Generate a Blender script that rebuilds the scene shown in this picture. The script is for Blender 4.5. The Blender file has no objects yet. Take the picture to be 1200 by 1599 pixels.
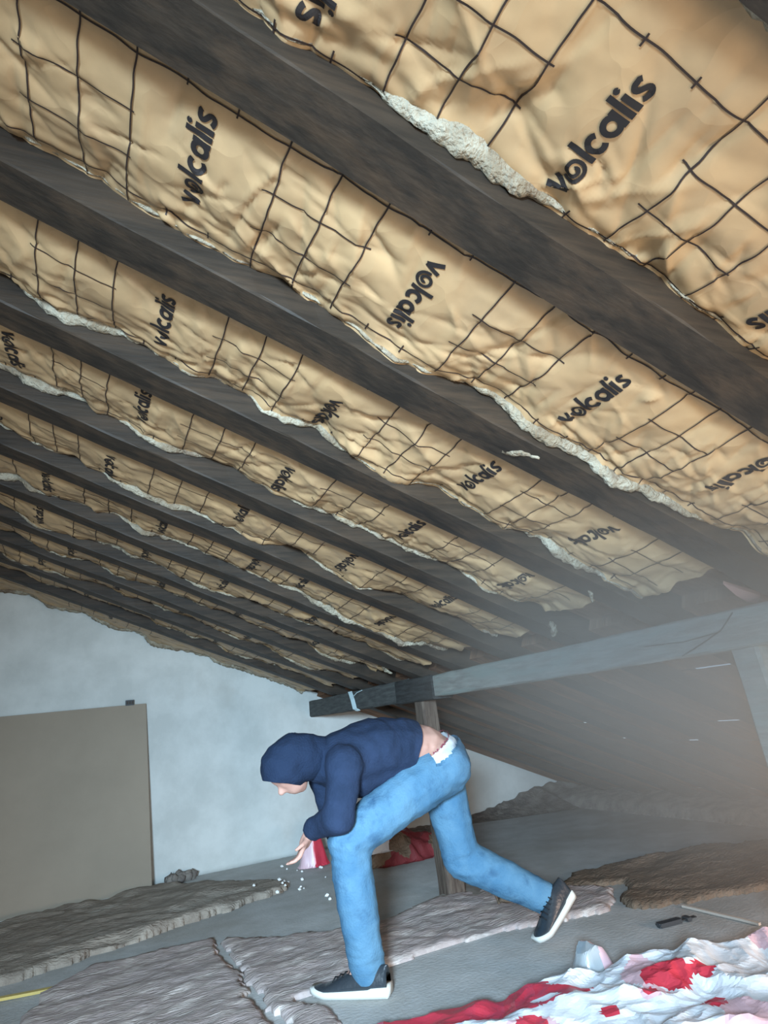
import bpy, bmesh, math, random
import numpy as np
from mathutils import Vector, Matrix, noise

random.seed(7)
SC = bpy.context.scene
C = SC.collection

# ------------------------------------------------------------------ camera
CR = Vector((0.901, -0.419, -0.113)); CU = Vector((-0.035, -0.331, 0.943)); CF = Vector((0.432, 0.846, 0.313))
CF.normalize(); CR = (CR - CF * CR.dot(CF)).normalized(); CU = CR.cross(CF)
cam_d = bpy.data.cameras.new('camera'); cam = bpy.data.objects.new('camera', cam_d); C.objects.link(cam)
M = Matrix((CR, CU, -CF)).transposed().to_4x4(); M.translation = Vector((0, 0, 1.05)); cam.matrix_world = M
cam_d.sensor_fit = 'VERTICAL'; cam_d.sensor_height = 24.0; cam_d.lens = 965.7 / 1599 * 24.0
cam_d.clip_start = 0.02
SC.camera = cam

# ------------------------------------------------------------------ world, lights, exposure
w = bpy.data.worlds.new('sky'); SC.world = w; w.use_nodes = True
bg = w.node_tree.nodes['Background']
bg.inputs[0].default_value = (0.86, 0.93, 1.0, 1); bg.inputs[1].default_value = 1.1
SC.view_settings.view_transform = 'Standard'; SC.view_settings.look = 'None'
SC.view_settings.exposure = 0.0; SC.view_settings.gamma = 1.0; SC.view_settings.use_curve_mapping = False

def area(name, loc, target, sx, sy, power, col, spread=180):
    d = bpy.data.lights.new(name, 'AREA'); d.shape = 'RECTANGLE'; d.size = sx; d.size_y = sy
    d.energy = power; d.color = col; d.spread = math.radians(spread)
    o = bpy.data.objects.new(name, d); C.objects.link(o); o.location = loc
    o.rotation_euler = (Vector(target) - Vector(loc)).to_track_quat('-Z', 'Y').to_euler()
    return o
# cool daylight from the dormer behind the camera, added warm fill lamp for the near ceiling
area('dormer_daylight', (-1.0, -1.25, 1.45), (1.7, 4.3, 0.25), 0.5, 0.45, 78, (0.56, 0.80, 1.0), 66)
area('ceiling_fill', (1.3, -0.7, 0.5), (1.4, 1.9, 1.7), 1.2, 0.7, 31, (1.0, 0.85, 0.66))
area('eave_fill', (3.0, 0.55, 0.45), (2.2, 2.6, 1.0), 0.5, 0.4, 26, (1.0, 0.74, 0.58))  # added warm fill lamp for the haze and the low roof

# ------------------------------------------------------------------ geometry of the place
A = 0.401; Z0 = 2.116; TA = math.tan(A); CA = math.cos(A); SA = math.sin(A)
YG = 5.89; Y1 = 0.751; SP = 0.502; RW = 0.115; RH = 0.11
NV = Vector((SA, 0, CA))
def W(s, y, h): return Vector((s * CA + h * SA, y, Z0 - s * SA + h * CA))

# ------------------------------------------------------------------ helpers
def link_mesh(name, bm, mat, parent=None, smooth=False):
    me = bpy.data.meshes.new(name); bm.to_mesh(me); bm.free()
    return link_data(name, me, mat, parent, smooth)
def link_data(name, me, mat, parent=None, smooth=False):
    if mat is not None:
        for m in (mat if isinstance(mat, (list, tuple)) else [mat]): me.materials.append(m)
    if smooth:
        for p in me.polygons: p.use_smooth = True
    o = bpy.data.objects.new(name, me); C.objects.link(o)
    if parent: o.parent = parent
    return o
def tag(o, label, cat, group=None, kind=None):
    if label: o['label'] = label
    if cat: o['category'] = cat
    if group: o['group'] = group
    if kind: o['kind'] = kind
    return o
def struct(o): o['kind'] = 'structure'; return o
def empty(name, loc=(0, 0, 0)):
    o = bpy.data.objects.new(name, None); C.objects.link(o); o.location = loc; o.empty_display_size = 0.05
    return o
def child(name, bm, mat, root, smooth=False, label=None):
    """a part built in world space, parented to its thing"""
    bmesh.ops.translate(bm, verts=bm.verts, vec=-root.location)
    o = link_mesh(name, bm, mat, root, smooth)
    if label: o['label'] = label
    return o
def box(bm, lo, hi, M4=None):
    r = bmesh.ops.create_cube(bm, size=1)
    for v in r['verts']:
        v.co = Vector((lo[i] + (v.co[i] + .5) * (hi[i] - lo[i]) for i in range(3)))
        if M4 is not None: v.co = M4 @ v.co
    return r['verts']
def grid(bm, nu, nv, fn, wrap_u=False):
    vs = [[bm.verts.new(fn(i, j)) for j in range(nv)] for i in range(nu)]
    for i in range(nu if wrap_u else nu - 1):
        for j in range(nv - 1):
            k = (i + 1) % nu
            bm.faces.new((vs[i][j], vs[k][j], vs[k][j + 1], vs[i][j + 1]))
    return vs
def N(x, y, z=0.0): return noise.noise(Vector((x, y, z)))
def ridge(x, y, z=0.0): return 1.0 - 2.0 * abs(N(x, y, z))
def tube(bm, pts, rads, seg=8, cap=True):
    pts = [Vector(p) for p in pts]; rings = []
    up = Vector((0.13, 0.31, 1)).normalized()
    for i, p in enumerate(pts):
        t = (pts[min(i + 1, len(pts) - 1)] - pts[max(i - 1, 0)]).normalized()
        a = t.cross(up)
        if a.length < 1e-3: a = t.cross(Vector((1, 0, 0)))
        a.normalize(); b = t.cross(a)
        r = rads[i] if hasattr(rads, '__len__') else rads
        rings.append([bm.verts.new(p + a * math.cos(2 * math.pi * k / seg) * r + b * math.sin(2 * math.pi * k / seg) * r) for k in range(seg)])
    for i in range(len(rings) - 1):
        for k in range(seg):
            bm.faces.new((rings[i][k], rings[i][(k + 1) % seg], rings[i + 1][(k + 1) % seg], rings[i + 1][k]))
    if cap:
        bm.faces.new(rings[0][::-1]); bm.faces.new(rings[-1])
def blob(bm, c, r, n=2, amp=0.25, seed=0.0, fr=1.6):
    c = Vector(c); r = Vector(r) if hasattr(r, '__len__') else Vector((r, r, r))
    q = bmesh.ops.create_icosphere(bm, subdivisions=n, radius=1)
    for v in q['verts']:
        d = v.co.copy(); k = 1 + amp * noise.noise(d * fr + Vector((seed, seed * 1.7, 3)))
        v.co = c + Vector((d.x * r.x, d.y * r.y, d.z * r.z)) * k
    return q['verts']

# ------------------------------------------------------------------ materials
def mat(name, base, rough=0.8, spec=0.3, var=None, scale=6, detail=6, bump=0, bscale=30, stretch=(1, 1, 1),
        var2=None, scale2=2, lo=.38, hi=.62, lo2=.45, hi2=.62, bdist=0.01, trans=0.0, sheen=0):
    m = bpy.data.materials.new(name); m.use_nodes = True; nt = m.node_tree; b = nt.nodes['Principled BSDF']
    b.inputs['Roughness'].default_value = rough; b.inputs['Specular IOR Level'].default_value = spec
    b.inputs['Base Color'].default_value = (*base, 1)
    tc = nt.nodes.new('ShaderNodeTexCoord'); mp = nt.nodes.new('ShaderNodeMapping')
    nt.links.new(tc.outputs['Object'], mp.inputs[0]); mp.inputs['Scale'].default_value = stretch
    col = None
    def layer(prev, c2, sc, l, h, prevc):
        n = nt.nodes.new('ShaderNodeTexNoise'); n.inputs['Scale'].default_value = sc; n.inputs['Detail'].default_value = detail
        n.inputs['Roughness'].default_value = .62
        nt.links.new(mp.outputs[0], n.inputs['Vector'])
        r = nt.nodes.new('ShaderNodeMapRange'); r.inputs[1].default_value = l; r.inputs[2].default_value = h
        nt.links.new(n.outputs[0], r.inputs[0])
        x = nt.nodes.new('ShaderNodeMix'); x.data_type = 'RGBA'
        nt.links.new(r.outputs[0], x.inputs[0])
        if prev: nt.links.new(prev, x.inputs[6])
        else: x.inputs[6].default_value = (*prevc, 1)
        x.inputs[7].default_value = (*c2, 1)
        return x.outputs[2]
    if var: col = layer(None, var, scale, lo, hi, base)
    if var2: col = layer(col, var2, scale2, lo2, hi2, base)
    if col: nt.links.new(col, b.inputs['Base Color'])
    if bump:
        n = nt.nodes.new('ShaderNodeTexNoise'); n.inputs['Scale'].default_value = bscale; n.inputs['Detail'].default_value = 8
        nt.links.new(mp.outputs[0], n.inputs['Vector'])
        bp = nt.nodes.new('ShaderNodeBump'); bp.inputs['Strength'].default_value = bump; bp.inputs['Distance'].default_value = bdist
        nt.links.new(n.outputs[0], bp.inputs['Height']); nt.links.new(bp.outputs[0], b.inputs['Normal'])
    if trans: b.inputs['Transmission Weight'].default_value = trans
    if sheen: b.inputs['Sheen Weight'].default_value = sheen
    return m

m_plaster = mat('white_plaster', (.66, .68, .66), .95, .1, var=(.56, .58, .56), scale=3, bump=.35, bscale=22, bdist=.008,
                var2=(.50, .50, .47), scale2=1.1, lo2=.55, hi2=.75)
m_floor = mat('screed', (.50, .50, .49), .9, .2, var=(.42, .415, .40), scale=5, bump=.3, bscale=60, var2=(.36, .34, .31), scale2=1.3, lo2=.5, hi2=.72)
m_mortar = mat('rubble_mortar', (.27, .24, .21), .95, .1, var=(.15, .13, .12), scale=9, bump=.8, bscale=35, bdist=.02)
m_rafter = mat('dark_stained_timber', (.043, .031, .022), .6, .35, var=(.022, .017, .013), scale=4, stretch=(.8, 7, 7), bump=.3, bscale=10, bdist=.006,
               var2=(.075, .048, .030), scale2=2.2, lo2=.5, hi2=.75)
m_purlin = mat('grey_weathered_timber', (.26, .26, .235), .75, .25, var=(.17, .165, .15), scale=6, stretch=(8, 1.1, 8), bump=.45, bscale=12,
               var2=(.20, .23, .21), scale2=2.0)
m_splice = mat('dark_weathered_timber', (.045, .048, .048), .8, .2, var=(.025, .025, .025), scale=8, stretch=(8, 1, 8), bump=.5, bscale=12)
m_post = mat('brown_post_timber', (.13, .10, .078), .75, .25, var=(.07, .05, .04), scale=7, stretch=(8, 8, 1.1), bump=.45, bscale=12)
m_board_roof = mat('old_roof_boards', (.30, .155, .088), .85, .2, var=(.19, .10, .06), scale=5, stretch=(.8, 5, 1), bump=.7, bscale=9, bdist=.03,
                   var2=(.36, .20, .12), scale2=3.1, lo2=.5, hi2=.7)
m_wool = mat('mineral_wool', (.46, .42, .33), 1, .05, var=(.27, .22, .155), scale=14, bump=1.0, bscale=70, bdist=.02,
             var2=(.20, .15, .11), scale2=6, lo2=.5, hi2=.66)
m_oldwool = mat('old_brown_wool', (.46, .385, .37), 1, .05, var=(.30, .245, .22), scale=7, stretch=(.8, 3.2, 1), bump=.7, bscale=30, bdist=.012,
                var2=(.68, .60, .56), scale2=7, lo2=.5, hi2=.66)
m_wallwool = mat('grey_brown_wool', (.36, .31, .26), 1, .05, var=(.25, .21, .175), scale=8, stretch=(1, 3, 1), bump=.8, bscale=34, bdist=.02)
m_darkwool = mat('dark_brown_wool', (.22, .16, .115), 1, .05, var=(.15, .11, .08), scale=8, stretch=(1, 2, 1), bump=.8, bscale=34, bdist=.02)
m_ink = mat('black_ink', (.022, .018, .018), .55, .3)
m_gridink = mat('brown_black_ink', (.035, .022, .018), .55, .3)
m_board = mat('grey_brown_board', (.34, .285, .225), .9, .15, var=(.31, .26, .205), scale=1.5, bump=.1, bscale=60)
m_boardedge = mat('pale_board_edge', (.48, .46, .42), .9, .1)
m_dark = mat('dark_plastic', (.04, .045, .05), .5, .4)
m_white = mat('white_plastic_film', (.80, .84, .88), .38, .5, var=(.70, .75, .82), scale=5, bump=.3, bscale=18)
m_red = mat('red_plastic_film', (.62, .055, .085), .35, .5, var=(.52, .04, .07), scale=5, bump=.3, bscale=18)
m_pinkfilm = mat('faded_pink_film', (.70, .48, .53), .38, .5)
m_clear = mat('thin_clear_film', (.72, .78, .82), .2, .5, trans=.55)
m_yellow = mat('yellow_lath', (.55, .42, .14), .6, .3)
m_lath = mat('pale_lath', (.55, .47, .40), .8, .2)
m_ply = mat('grey_plywood', (.33, .29, .25), .85, .2, var=(.24, .21, .18), scale=8, bump=.2)
m_crumb = mat('white_foam', (.8, .8, .78), .9, .1)
m_twine = mat('pale_twine', (.48, .58, .60), .9, .1)
m_tile = mat('sunlit_red_clay', (.52, .27, .22), .8, .2)
m_hoodie = mat('navy_knit', (.022, .036, .074), .95, .15, var=(.016, .027, .055), scale=9, bump=.4, bscale=90)
m_cap = mat('dark_navy_knit', (.015, .026, .055), .95, .15, bump=.5, bscale=110)
m_jeans = mat('blue_denim', (.060, .155, .26), .9, .15, var=(.10, .215, .32), scale=5, bump=.35, bscale=120, var2=(.040, .10, .18), scale2=9, lo2=.52, hi2=.7)
m_belt = mat('dark_red_elastic', (.22, .05, .075), .8, .2)
m_brief = mat('white_cotton', (.62, .66, .70), .9, .1, bump=.3, bscale=80)
m_skin = mat('skin', (.50, .29, .23), .6, .35, var=(.44, .24, .19), scale=8)
m_hair = mat('dark_hair', (.02, .015, .012), .6, .4)
m_shoe = mat('black_leather', (.025, .032, .04), .32, .55, bump=.2, bscale=60)
m_sole = mat('white_rubber', (.62, .62, .58), .7, .3)
m_lace = mat('black_lace', (.015, .017, .02), .8, .2)

def kraft():
    m = mat('kraft_paper', (.53, .35, .185), .45, .4, var=(.43, .285, .155), scale=3.5)
    nt = m.node_tree; b = nt.nodes['Principled BSDF']
    tc = nt.nodes.new('ShaderNodeTexCoord')
    n = nt.nodes.new('ShaderNodeTexNoise'); n.inputs['Scale'].default_value = 6; n.inputs['Detail'].default_value = 2
    v = nt.nodes.new('ShaderNodeTexVoronoi'); v.inputs['Scale'].default_value = 8; v.feature = 'F1'
    mx = nt.nodes.new('ShaderNodeVectorMath'); mx.operation = 'MULTIPLY_ADD'
    nt.links.new(tc.outputs['Object'], n.inputs['Vector'])
    nt.links.new(n.outputs['Color'], mx.inputs[0]); mx.inputs[1].default_value = (.22, .22, .22)
    nt.links.new(tc.outputs['Object'], mx.inputs[2]); nt.links.new(mx.outputs[0], v.inputs['Vector'])
    bp = nt.nodes.new('ShaderNodeBump'); bp.inputs['Strength'].default_value = .34; bp.inputs['Distance'].default_value = .02
    nt.links.new(v.outputs['Distance'], bp.inputs['Height']); nt.links.new(bp.outputs[0], b.inputs['Normal'])
    return m
m_kraft = kraft()

# ------------------------------------------------------------------ the room shell
bm = bmesh.new()
def ffl(i, j):
    x = -2.2 + i * .1; y = -1.6 + j * .1
    return Vector((x, y, .004 * N(x * 1.3, y * 1.3)))
grid(bm, 77, 77, ffl)
fl = link_mesh('floor', bm, m_floor, smooth=True); struct(fl)
sol = fl.modifiers.new('t', 'SOLIDIFY'); sol.thickness = .08; sol.offset = -1 if True else 1

bm = bmesh.new()          # gable wall, following the roof slope
n = 80
pts_top = []
for i in range(n + 1):
    x = -2.0 + i * (7.0 / n)
    pts_top.append((x, max(0.0, Z0 - TA * x + .10)))
def fw(i, j):
    x, zt = pts_top[i]; z = zt * j / 40.0
    return Vector((x, YG + .006 * N(x * 2.1, z * 2.1, 4), z))
grid(bm, n + 1, 41, fw)
wb = link_mesh('wall_back', bm, m_plaster, smooth=True); struct(wb)
sol = wb.modifiers.new('t', 'SOLIDIFY'); sol.thickness = .2; sol.offset = -1

bm = bmesh.new(); box(bm, (-2.2, -1.5, 0), (-2.0, YG + .2, 2.9)); struct(link_mesh('wall_left', bm, m_plaster))

# roof deck: boards over the rafters, with the slits that let daylight in
holes = []   # (s, y, ds, dy) found by looking along the photo's glints
def roof_hit(u, v, h=.062):
    d = CF + CR * ((u - 600) / 965.7) - CU * ((v - 799.5) / 965.7)
    o = Vector((0, 0, 1.05)); c = Z0 * CA + h
    t = (c - o.dot(NV)) / d.dot(NV); p = o + d * t
    return (p.x - h * SA) / CA, p.y
for u, v, a_, b_ in [(885, 1130, 14, 3), (945, 1153, 14, 3), (1059, 1048, 9, 5), (1078, 1128, 14, 3), (1117, 1128, 12, 3), (1054, 1156, 11, 3),
                     (1150, 1156, 20, 2), (1074, 1229, 18, 5), (1154, 1230, 4, 3), (761, 1111, 10, 3), (807, 1162, 9, 2), (1115, 1040, 6, 2), (992, 1039, 6, 2)]:
    s, y = roof_hit(u, v); s2, _ = roof_hit(u + a_ / 2, v); _, y2 = roof_hit(u, v + b_ / 2)
    ky = (y - Y1) % SP                                  # daylight slits sit in the middle of a bay
    if ky > SP - RW - .06: y -= .19
    holes.append((s, y, max(.006, abs(s2 - s) * .16), max(.006, abs(y2 - y))))
for s_a, s_b, up in ((-2.15, 2.2, True), (2.2, 5.75, False)):      # the lower deck starts with a small riser against the upper one
    bm = bmesh.new()
    hs = [q for q in holes if (q[0] < 2.2) == up]
    ss = sorted({s_a, s_b} | ({2.201} if not up else set()) | {round(q, 4) for s, y, a_, b_ in hs for q in (s - a_, s + a_)} | {q for q in (-2.15 + .2003 * i for i in range(1, 39)) if s_a + .01 < q < s_b - .01})
    ys = sorted({-.4, YG + .15} | {round(q, 4) for s, y, a_, b_ in hs for q in (y - b_, y + b_)} | {round(-.4 + .2 * i, 4) + .0003 for i in range(1, 32)})
    vs = [[bm.verts.new(W(s, y, .114 if up or s < 2.2005 else .062)) for y in ys] for s in ss]
    for i in range(len(ss) - 1):
        for j in range(len(ys) - 1):
            sc_, yc_ = (ss[i] + ss[i + 1]) / 2, (ys[j] + ys[j + 1]) / 2
            if any(abs(sc_ - s) < a_ and abs(yc_ - y) < b_ for s, y, a_, b_ in hs): continue
            bm.faces.new((vs[i][j], vs[i + 1][j], vs[i + 1][j + 1], vs[i][j + 1]))
    struct(link_mesh('ceiling', bm, m_board_roof))

# eave masonry: the low ledge where the roof meets the floor
bm = bmesh.new()
def fe(i, j):
    y = 0.2 + i * .06
    prof = [(4.42, .0), (4.45, .07), (4.50, .10), (4.70, .125), (5.05, .16), (5.45, .02)][j]
    return Vector((prof[0] + .02 * N(y * 3, j, 1), y, prof[1] + .012 * N(y * 5, j * 1.3, 2)))
grid(bm, 96, 6, fe)
tr = link_mesh('trim_1', bm, m_mortar, smooth=True); struct(tr)

# ------------------------------------------------------------------ haze volume added to stand in for lens glare
def haze(name, c, r, dens, col, label):
    bm = bmesh.new(); bmesh.ops.create_icosphere(bm, subdivisions=3, radius=1)
    m = bpy.data.materials.new(name); m.use_nodes = True; nt = m.node_tree
    nt.nodes.remove(nt.nodes['Principled BSDF']); out = nt.nodes['Material Output']
    v = nt.nodes.new('ShaderNodeVolumeScatter'); v.inputs['Color'].default_value = (*col, 1); v.inputs['Anisotropy'].default_value = .2
    tc = nt.nodes.new('ShaderNodeTexCoord'); g = nt.nodes.new('ShaderNodeTexGradient'); g.gradient_type = 'SPHERICAL'
    mm = nt.nodes.new('ShaderNodeMath'); mm.operation = 'POWER'; mm.inputs[1].default_value = 1.5
    m2 = nt.nodes.new('ShaderNodeMath'); m2.operation = 'MULTIPLY'; m2.inputs[1].default_value = dens
    nt.links.new(tc.outputs['Object'], g.inputs[0]); nt.links.new(g.outputs['Fac'], mm.inputs[0]); nt.links.new(mm.outputs[0], m2.inputs[0])
    nt.links.new(m2.outputs[0], v.inputs['Density']); nt.links.new(v.outputs[0], out.inputs['Volume'])
    o = link_mesh(name, bm, m); o.location = c; o.scale = r; tag(o, label, 'glare haze', kind='stuff'); return o
haze('glare_haze', (2.25, 1.3, 1.2), (1.5, 1.5, .95), 2.3, (1.0, .85, .74), 'pale haze added to imitate lens glare at the right edge of the photo')
# ------------------------------------------------------------------ rafters
ORD = ['nearest the camera', 'second from the camera', 'third from the camera', 'fourth from the camera', 'fifth from the camera', 'sixth from the camera',
       'fifth from the white gable wall', 'fourth from the white gable wall', 'third from the white gable wall', 'second from the white gable wall', 'closest to the white gable wall']
RLAB = ['dark timber rafter cutting across the top right corner of the photo',
        'thick dark rafter from the top left corner down to the right edge',
        'dark sloping rafter with a white wool tuft hanging off its side',
        'dark sloping rafter, third long one below the two biggest, passing the middle of the photo',
        'dark sloping rafter, fourth long one, ending on the purlin beside the loose paper flap',
        'dark sloping rafter just above the brightest pink paper strip on its far side',
        'dark sloping rafter, fifth in from the white gable wall',
        'dark sloping rafter, fourth in from the white gable wall',
        'dark sloping rafter, third in from the white gable wall',
        'dark sloping rafter, second in from the white gable wall',
        'dark sloping rafter closest to the white gable wall']
RK = list(range(0, 11))
for q, k in enumerate(RK):
    y2 = Y1 + (k - 1) * SP; y1_ = y2 - RW
    root_loc = W(2.0, (y1_ + y2) / 2, 0)
    bm = bmesh.new(); n = 90; prof = [(0, .006), (.006, 0), (.5, -.002), (.994, 0), (1, .006), (1, 1), (0, 1)]
    def fr(i, j, k=k, y1_=y1_):
        s = -2.1 + i * (7.28 / (n - 1)); a_, b_ = prof[i % 1 + (j % 7)] if False else prof[j % 7]
        wob = .006 * N(s * 1.4, k * 3.1, 1); wz = .005 * N(s * 1.7, k * 2.3, 5)
        y = y1_ + RW * a_ + wob + (.004 * N(s * 6, j, k)); h = (RH * b_ if b_ >= 1 else b_) + wz * (b_ < 1) + (.003 * N(s * 7, j * 2, k + 9)) * (b_ < 1)
        return W(s, y, h) - root_loc
    vsr = grid(bm, 7, n, lambda j, i: fr(i, j), wrap_u=True)
    bm.faces.new([r[0] for r in vsr][::-1]); bm.faces.new([r[-1] for r in vsr])
    bmesh.ops.recalc_face_normals(bm, faces=bm.faces)
    o = link_mesh('roof_rafter', bm, m_rafter); o.location = root_loc
    tag(o, RLAB[q], 'beam', 'parallel roof rafters')

# ------------------------------------------------------------------ purlin and posts
def timber(bm, p0, p1, prof, n=40, amp=.004, seed=0):
    """rough beam along y: prof = list of (x,z)"""
    L = len(prof)
    v = grid(bm, L, n, lambda j, i: Vector((prof[j % L][0] + amp * N(i * .35, j * 3.3, seed), p0 + (p1 - p0) * i / (n - 1), prof[j % L][1] + amp * N(i * .3, j * 2.1, seed + 7))), wrap_u=True)
    bm.faces.new([r[0] for r in v][::-1]); bm.faces.new([r[-1] for r in v]); bmesh.ops.recalc_face_normals(bm, faces=bm.faces)
pur = empty('purlin_beam', (2.03, 3.0, 1.135))
tag(pur, 'long grey weathered purlin beam carrying the rafter ends, above the person', 'beam')
bm = bmesh.new(); timber(bm, .55, 3.85, [(1.972, 1.14), (1.98, 1.133), (2.085, 1.133), (2.092, 1.14), (2.092, 1.235), (2.085, 1.24), (1.98, 1.262), (1.972, 1.255)], 60)
child('near_beam', bm, m_purlin, pur)
bm = bmesh.new(); timber(bm, 3.80, YG + .0, [(1.966, 1.14), (1.975, 1.13), (2.085, 1.13), (2.092, 1.14), (2.092, 1.225), (2.085, 1.235), (1.975, 1.275), (1.966, 1.27)], 40, seed=3)
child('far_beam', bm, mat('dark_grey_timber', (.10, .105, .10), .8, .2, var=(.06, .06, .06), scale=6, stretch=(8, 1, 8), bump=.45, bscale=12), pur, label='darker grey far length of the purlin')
bm = bmesh.new(); timber(bm, 3.47, 3.98, [(1.955, 1.128), (1.965, 1.12), (2.095, 1.12), (2.102, 1.128), (2.102, 1.22), (2.095, 1.228), (1.965, 1.268), (1.955, 1.262)], 16, seed=5)
child('splice_block', bm, m_splice, pur, label='dark splice block over the joint')
bm = bmesh.new()
tube(bm, [(1.968, 1.62, 1.137), (1.966, 1.52, 1.17), (1.966, 1.44, 1.20), (1.967, 1.38, 1.25)], .0022, 5)
tube(bm, [(1.968, 1.78, 1.195), (1.966, 1.6, 1.185), (1.967, 1.45, 1.195)], .0016, 5)
child('scarf_joint', bm, m_splice, pur)

def post(name, cx, cy, zt, wx, wy, lean, label, seed, m=m_post, wide=0):
    bm = bmesh.new(); n = 26
    prof = [(-1, -.8), (-.8, -1), (.8, -1), (1, -.8), (1, .8), (.8, 1), (-.8, 1), (-1, .8)]
    v = grid(bm, 8, n, lambda j, i: Vector((prof[j][0] * wx / 2 * (1 + wide * (1 - i / (n - 1)) ** 2) + lean * (1 - i / (n - 1)) + .004 * N(i * .3, j, seed),
                                            prof[j][1] * wy / 2 * (1 + wide * (1 - i / (n - 1)) ** 2) + .004 * N(i * .3, j, seed + 4), zt * i / (n - 1))), wrap_u=True)
    bm.faces.new([r[0] for r in v][::-1]); bm.faces.new([r[-1] for r in v]); bmesh.ops.recalc_face_normals(bm, faces=bm.faces)
    o = link_mesh(name, bm, m); o.location = (cx, cy, 0); tag(o, label, 'post'); return o
post('timber_post', 2.035, 3.72, 1.122, .11, .12, .02, 'dark brown timber post under the purlin, behind the person', 1, wide=.15)
post('timber_post', 2.045, 1.40, 1.134, .10, .10, .04, 'pale grey timber post at the right edge of the photo, under the purlin', 5, m=m_purlin)

# ------------------------------------------------------------------ lettering as strokes (unit x-height)
def arc(cx, cy, r, a0, a1, n=14, ry=None):
    return [(cx + r * math.cos(math.radians(a0 + (a1 - a0) * i / n)), cy + (ry or r) * math.sin(math.radians(a0 + (a1 - a0) * i / n))) for i in range(n + 1)]
def word():
    S = []; w = .29
    S += [([(-.20, 1.0), (.20, .02)], .30), ([(.20, .02), (.50, .95)], .25)]
    sp = []                                        # the o is a spiral with its tail towards the v
    for i in range(40):
        t = i / 39; a_ = math.radians(165 + 590 * t); r = .56 - .13 * min(1, t * 3) - .34 * max(0, t - .42) / .58
        sp.append((1.24 + r * math.cos(a_), .47 + r * math.sin(a_)))
    S.append((sp, .20)); 
    S.append(([(2.02, 0), (2.02, 1.45)], w))
    S.append((arc(2.72, .5, .385, 48, 312), w))
    S.append((arc(3.66, .5, .375, 0, 360, 20), w)); S.append(([(4.06, 0), (4.06, 1.0)], w))
    S.append(([(4.44, 0), (4.44, 1.45)], w))
    S.append(([(4.80, 0), (4.80, 1.0)], w)); S.append((arc(4.80, 1.33, .07, 0, 360, 10), .16))
    s_ = arc(5.42, .74, .20, 60, 250, 8, .16)[:] ; s2 = arc(5.36, .27, .21, 75, -130, 8, .17)
    S.append(([(5.70, .83), (5.60, .90)] + arc(5.42, .72, .21, 80, 225, 7, .17) + arc(5.40, .28, .22, 50, -110, 8, .17) + [(5.18, .16), (5.10, .22)], .26))
    return S
WORD = word(); WLEN = 5.75
def resample(p, d):
    out = [p[0]]
    for a_, b_ in zip(p[:-1], p[1:]):
        L = math.hypot(b_[0] - a_[0], b_[1] - a_[1]); k = max(1, int(math.ceil(L / d)))
        out += [(a_[0] + (b_[0] - a_[0]) * i / k, a_[1] + (b_[1] - a_[1]) * i / k) for i in range(1, k + 1)]
    return out
def ribbon(bm, p, wd, mp, rows=2):
    """flat stroke of width wd along p, each vertex mapped by mp onto the paper"""
    n = len(p); rw = []
    for i in range(n):
        a_ = p[max(0, i - 1)]; b_ = p[min(n - 1, i + 1)]
        t = (b_[0] - a_[0], b_[1] - a_[1]); L = math.hypot(*t) or 1e-6; nx, ny = -t[1] / L, t[0] / L
        rw.append([bm.verts.new(mp(p[i][0] + nx * wd * (r / (rows - 1) - .5), p[i][1] + ny * wd * (r / (rows - 1) - .5))) for r in range(rows)])
    for i in range(n - 1):
        for r in range(rows - 1):
            bm.faces.new((rw[i][r], rw[i][r + 1], rw[i + 1][r + 1], rw[i + 1][r]))

# ------------------------------------------------------------------ insulation batts between the rafters
BAY = {   # k: (list of (s, flip, y-offset of the word's middle from the near rafter)), s_end
    0: ([(.275, 1, .24), (.745, 0, .237), (1.215, 1, .24), (1.69, 0, .24)], 2.10),
    1: ([(-.30, 1, .19), (.165, 0, .165), (.650, 1, .19), (1.145, 0, .185), (1.585, 1, .145)], 2.08),
    2: ([(-.30, 1, .2), (.160, 0, .19), (.650, 1, .25), (1.145, 0, .18), (1.590, 1, .19)], 2.00),
    3: ([(-.27, 1, .2), (.150, 0, .16), (.660, 1, .23), (1.165, 0, .18), (1.65, 1, .19)], 1.95),
    4: ([(-.38, 0, .2), (.065, 1, .24), (.610, 0, .14), (1.11, 1, .20), (1.605, 0, .17)], 2.04),
    5: ([(-.20, 1, .2), (.335, 0, .18), (.80, 1, .2), (1.065, 0, .2), (1.55, 1, .2)], 2.04),
    6: ([(-.25, 0, .2), (.30, 1, .2), (.75, 0, .2), (1.30, 1, .2)], 2.04),
    7: ([(-.1, 1, .2), (.45, 0, .2), (.95, 1, .2), (1.5, 0, .2)], 2.04),
    8: ([(-.3, 1, .2), (.2, 0, .2), (.65, 1, .2), (1.15, 0, .2)], 2.04),
    9: ([(.0, 1, .2), (.5, 0, .2), (1.0, 1, .2)], 2.04),
    10: ([(.2, 0, .2)], 2.04)}
BLAB = {0: 'kraft-faced insulation batt in the top right bay, above the thickest rafter',
        1: 'kraft-faced insulation batt in the second bay, just below the thickest rafter',
        2: 'kraft-faced insulation batt in the third bay from the camera, ragged wool along its lower edge',
        3: 'kraft-faced insulation batt in the fourth bay, ending in a loose flap at the purlin',
        4: 'pinkish kraft-faced insulation batt in the fifth bay from the camera',
        5: 'brightly lit creased kraft-faced insulation batt in the sixth bay from the camera',
        6: 'narrow-looking dim kraft-faced batt, fifth bay from the white gable wall',
        7: 'narrow-looking dim kraft-faced batt, fourth bay from the white gable wall',
        8: 'narrow-looking dim kraft-faced batt, third bay from the white gable wall',
        9: 'narrow-looking dim kraft-faced batt, second bay from the white gable wall',
        10: 'grey ragged batt in the last bay right against the white gable wall'}
S0 = -2.0
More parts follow.
